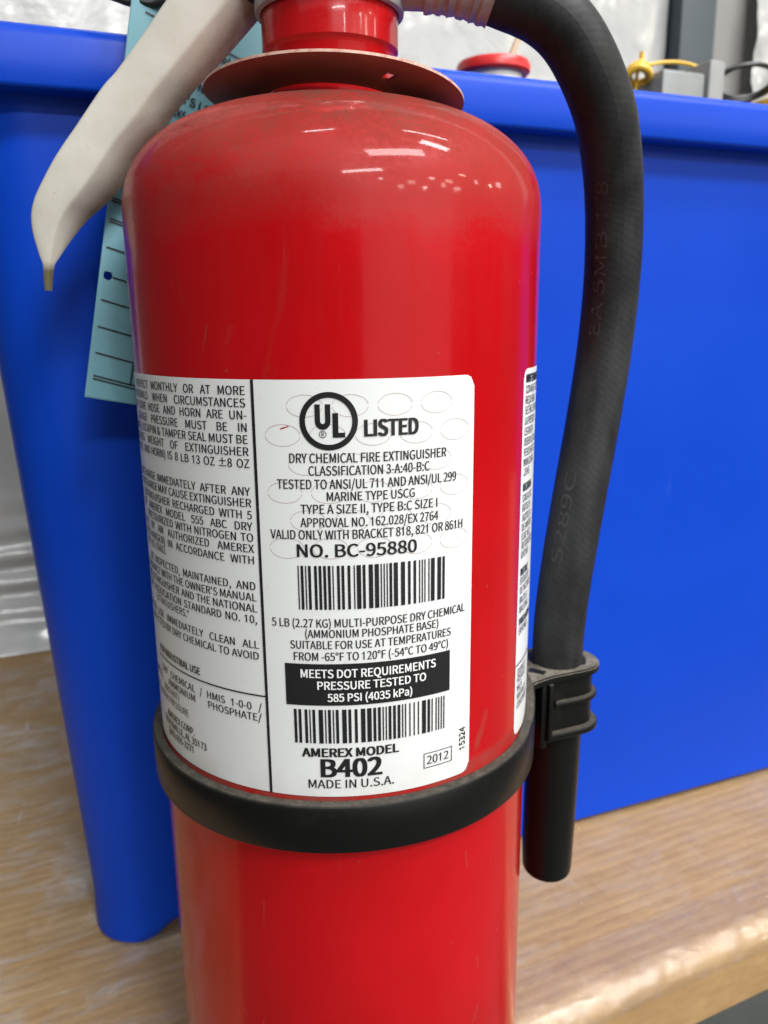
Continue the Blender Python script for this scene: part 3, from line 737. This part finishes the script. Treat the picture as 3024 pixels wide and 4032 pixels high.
def bin_shell(name, levels, mat, parent):
    vs, fs = [], []; n = None
    base = [(u, nn) for u, nn in rr2(-.0775, .60, -.0775, -.40, .02)]; n = len(base)
    for (z, off, r, foot) in levels:
        k = .055*(z+.245); U0, U1, N0, N1 = -.0775-k-off, .60+k+off, -.0775+k+off, -.40-k-off
        for u, nn in base:
            uu = U0+(u+.0775)/(.6775)*(U1-U0); mm_ = N0+(nn+.0775)/(-.3225)*(N1-N0); zz = z
            if foot:
                dc = min(abs(u+.0775), abs(u-.60)); dn = min(abs(nn+.0775), abs(nn+.40))
                dd = max(dc, dn); zz = z+.0015*sm((dd-.016)/.01)+.0058*sm((dd-.018)/.012)*(1-sm((dd-.06)/.05))
            vs.append(BP(uu, mm_, zz))
    m = len(levels)
    for j in range(m-1):
        for i in range(n):
            l = (i+1) % n; fs.append((j*n+i, j*n+l, (j+1)*n+l, (j+1)*n+i))
    return vs, fs, n, m
lv = [(-.2350, -.007, .02, 0), (-.2449, -.007, .02, 1), (-.2447, -.0055, .02, 1), (-.2438, -.0012, .02, 1), (-.2425, .0012, .02, 1), (-.2385, .0008, .02, 1)]
lv += [(z, 0, .02, 0) for z in (-.226, -.2, -.15, -.1, -.05, 0, .04, .0635)]
vs, fs, n, m = bin_shell("wall", lv, BLUE, BI); fs.append(tuple(range(n)))
o = child(add("shell", vs, fs, BLUE, BI)); sharp(o, 60)
lv = [(.0635, 0, .02, 0), (.0632, .0090, .02, 0), (.0635, .0100, .02, 0), (.0645, .0104, .02, 0), (.070, .0102, .02, 0), (.0765, .0096, .02, 0), (.0788, .0086, .02, 0), (.0800, .0068, .02, 0), (.0801, .004, .02, 0), (.0795, -.002, .02, 0), (.079, -.003, .02, 0), (.05, -.0035, .02, 0), (-.20, -.0035, .02, 0)]
vs, fs, n, m = bin_shell("rim", lv, BLUE, BI)
o = child(add("rim", vs, fs, BLUE, BI)); sharp(o, 50)

# ------------------------------------------------------------------ things standing in the bin
FZ = -.240
def inbin(name, label, cat, U, N): return thing(name, label, cat, BP(U, N, FZ))
WHITEP = mat_simple("white_plastic", (.74, .74, .72), .35, 0, .05); REDP = mat_simple("red_cap_plastic", (.62, .02, .02), .35, 0, .1)
YEL = mat_simple("yellow_plastic", (.72, .43, .03), .4, 0, .12); CARTON = mat_simple("pale_carton", (.24, .24, .23), .6, 0, .1); GREYP = mat_simple("grey_plastic", (.20, .21, .20), .45, 0, .15); PINE = mat_simple("raw_wood", (.60, .45, .30), .6, 0, .2, 40)
c = BP(.160, -.205, 0)
t = inbin("tall_bottle", "white tube with a red cap just above the bin rim", "bottle", .160, -.205)
child(lathe("tube_body", [(0, -.240), (.0150, -.240), (.0155, -.238), (.0155, .1246)], WHITEP, t, 48, (c.x, c.y)))
child(lathe("cap", [(.0155, .1245), (.0184, .1242), (.0196, .1252), (.0198, .1282), (.0188, .1302), (.0, .1308)], REDP, t, 48, (c.x, c.y)))
t = inbin("wooden_stick", "thin pale wooden stick leaning in the bin beside the hose", "stick", .0035, -.22)
a = BP(.006, -.22, -.2385); b = BP(.194, -.226, .166)
child(tube("shaft", [a, a.lerp(b, .5), b], .0018, PINE, t, 8, 4)); 
t = inbin("grey_case", "grey plastic case with a raised end under the yellow rope", "case", .278, -.21)
RB = Matrix.Rotation(math.atan2(bu.y, bu.x), 3, 'Z')
q = BP(.271, -.21, -.054); child(box("case_body", q, (.030, .05, .372), GREYP, t, RB, .002))
q = BP(.2925, -.206, -.0505); child(box("case_end", q, (.0115, .046, .379), CARTON, t, RB, .002))
t = inbin("white_carton", "white carton behind the black cable loop in the bin", "carton", .325, -.24)
q = BP(.325, -.245, -.066); child(box("carton_body", q, (.050, .05, .366), CARTON, t, RB, .001))
child(box("carton_flap", BP(.325, -.2194, .095), (.046, .0006, .03), CARTON, t, RB, .0002))
t = inbin("yellow_case", "yellow plastic case at the right end of the items in the bin", "case", .372, -.22)
child(box("case_body", BP(.378, -.22, -.0555), (.056, .06, .369), YEL, t, RB, .003)); child(box("case_latch", BP(.365, -.1885, .10), (.012, .003, .02), YEL, t, RB, .0008))
t = inbin("yellow_rope", "thin yellow rope with a knotted end lying over the grey case", "rope", .246, -.2)
z0 = .1345
child(tube("strand", [BP(.246, -.205, -.2385), BP(.247, -.203, 0), BP(.249, -.2, .12), BP(.2525, -.2, .1345), BP(.262, -.2, .1385), BP(.275, -.2, .1405), BP(.288, -.2, .1402), BP(.2985, -.198, .1365), BP(.302, -.196, .130), BP(.3025, -.195, .10), BP(.3025, -.195, 0), BP(.303, -.195, -.2385)], .0010, YEL, t, 10, 8))
child(tube("knot", [BP(.240, -.2, .1285), BP(.2445, -.194, .1335), BP(.2515, -.193, .132), BP(.255, -.198, .1285), BP(.2485, -.203, .128), BP(.2435, -.199, .1325), BP(.248, -.195, .136), BP(.2535, -.197, .1345)], .0023, YEL, t, 12, 8))
child(tube("strand_end", [BP(.2492, -.197, .133), BP(.2498, -.197, .1375), BP(.2502, -.197, .1425)], .0013, YEL, t, 10, 4))
t = inbin("cable_loop", "black cable looped twice above the bin rim near its right end", "cable", .303, -.205)
pts = [BP(.304, -.204, -.2385), BP(.3035, -.204, 0), BP(.302, -.203, .105), BP(.3035, -.2, .126)]
for i in range(27):
    a = math.radians(200-28*i); g = 1-.10*(i > 13)
    pts.append(BP(.332+.0225*g*math.cos(a), -.203+.010*math.sin(a),   .1345+.0078*g*math.sin(a)+.0010*i/13))
child(tube("cable", pts, .00135, BLK, t, 12, 6))

# ------------------------------------------------------------------ back wall, post, sheeting, floor
WALL = mat_simple("painted_wall", (.66, .66, .65), .6, 0, .06, 6)
o = struct(box("wall", BP(1.06, -.475, .52), (2.68, .04, 1.6), WALL, None, RB, .0))
o = struct(box("lower_wall", BP(1.06, -.475, -.715), (2.68, .05, .87), CONC, None, RB, .0))
PD = mat_simple("grey_paint", (.045, .060, .070), .45, 0, .15, 30); PL = mat_simple("pale_grey_paint", (.20, .195, .18), .5, 0, .15, 30)
t = thing("steel_post", "grey steel post with a pale side flange at the back wall", "post", BP(.508, -.435, -.245))
child(box("post_face", BP(.4895, -.437, .255), (.039, .020, 1.0), PD, t, RB, .002)); child(box("post_flange", BP(.5305, -.441, .255), (.043, .012, 1.0), PL, t, RB, .001))
def sheeting(name, label, U0, U1, foot, amp, fine, mat, seedz, ztop=.75):
    nx, ny = 150, 170; vs, fs = [], []
    for j in range(ny+1):
        s = j/ny
        for i in range(nx+1):
            U = U0+(U1-U0)*i/nx
            if foot:
                z = -.2444+.995*s**1.6; dz = z+.245
                N = -.447+.034*math.exp(-dz/.028)
                w = math.exp(-((dz-.05)/.045)**2)
                N += w*.0038*math.sin(dz*300+1.4*noise.noise(V((U*9, dz*10, 3)))+U*4)*(.6+.6*noise.noise(V((U*12, dz*25, 8))))
            else:
                z = -.2444+.995*s; N = -.424
            N += amp*noise.noise(V((U*7, z*5, seedz)))+fine*noise.noise(V((U*45, z*38, seedz+3)))+fine*.5*abs(noise.noise(V((U*110, z*90, seedz+5))))
            vs.append(BP(U, max(N, -.4535), z))
    for j in range(ny):
        for i in range(nx): fs.append((j*(nx+1)+i, j*(nx+1)+i+1, (j+1)*(nx+1)+i+1, (j+1)*(nx+1)+i))
    o = add(name, vs, fs, mat); return tag(o, label, "plastic sheet")
sheeting("plastic_sheet", "milky white plastic sheet hung on the back wall, rippled where it meets the bench", -.27, .468, True, .006, .0009, SHEET, 1)
sheeting("plastic_sheet", "crumpled glossy plastic sheet right of the grey post", .549, 1.15, False, .010, .006, SHEET, 9)
fl = box("floor", (0, 0, -1.145-.05), (14, 14, .1), CONC); struct(fl)
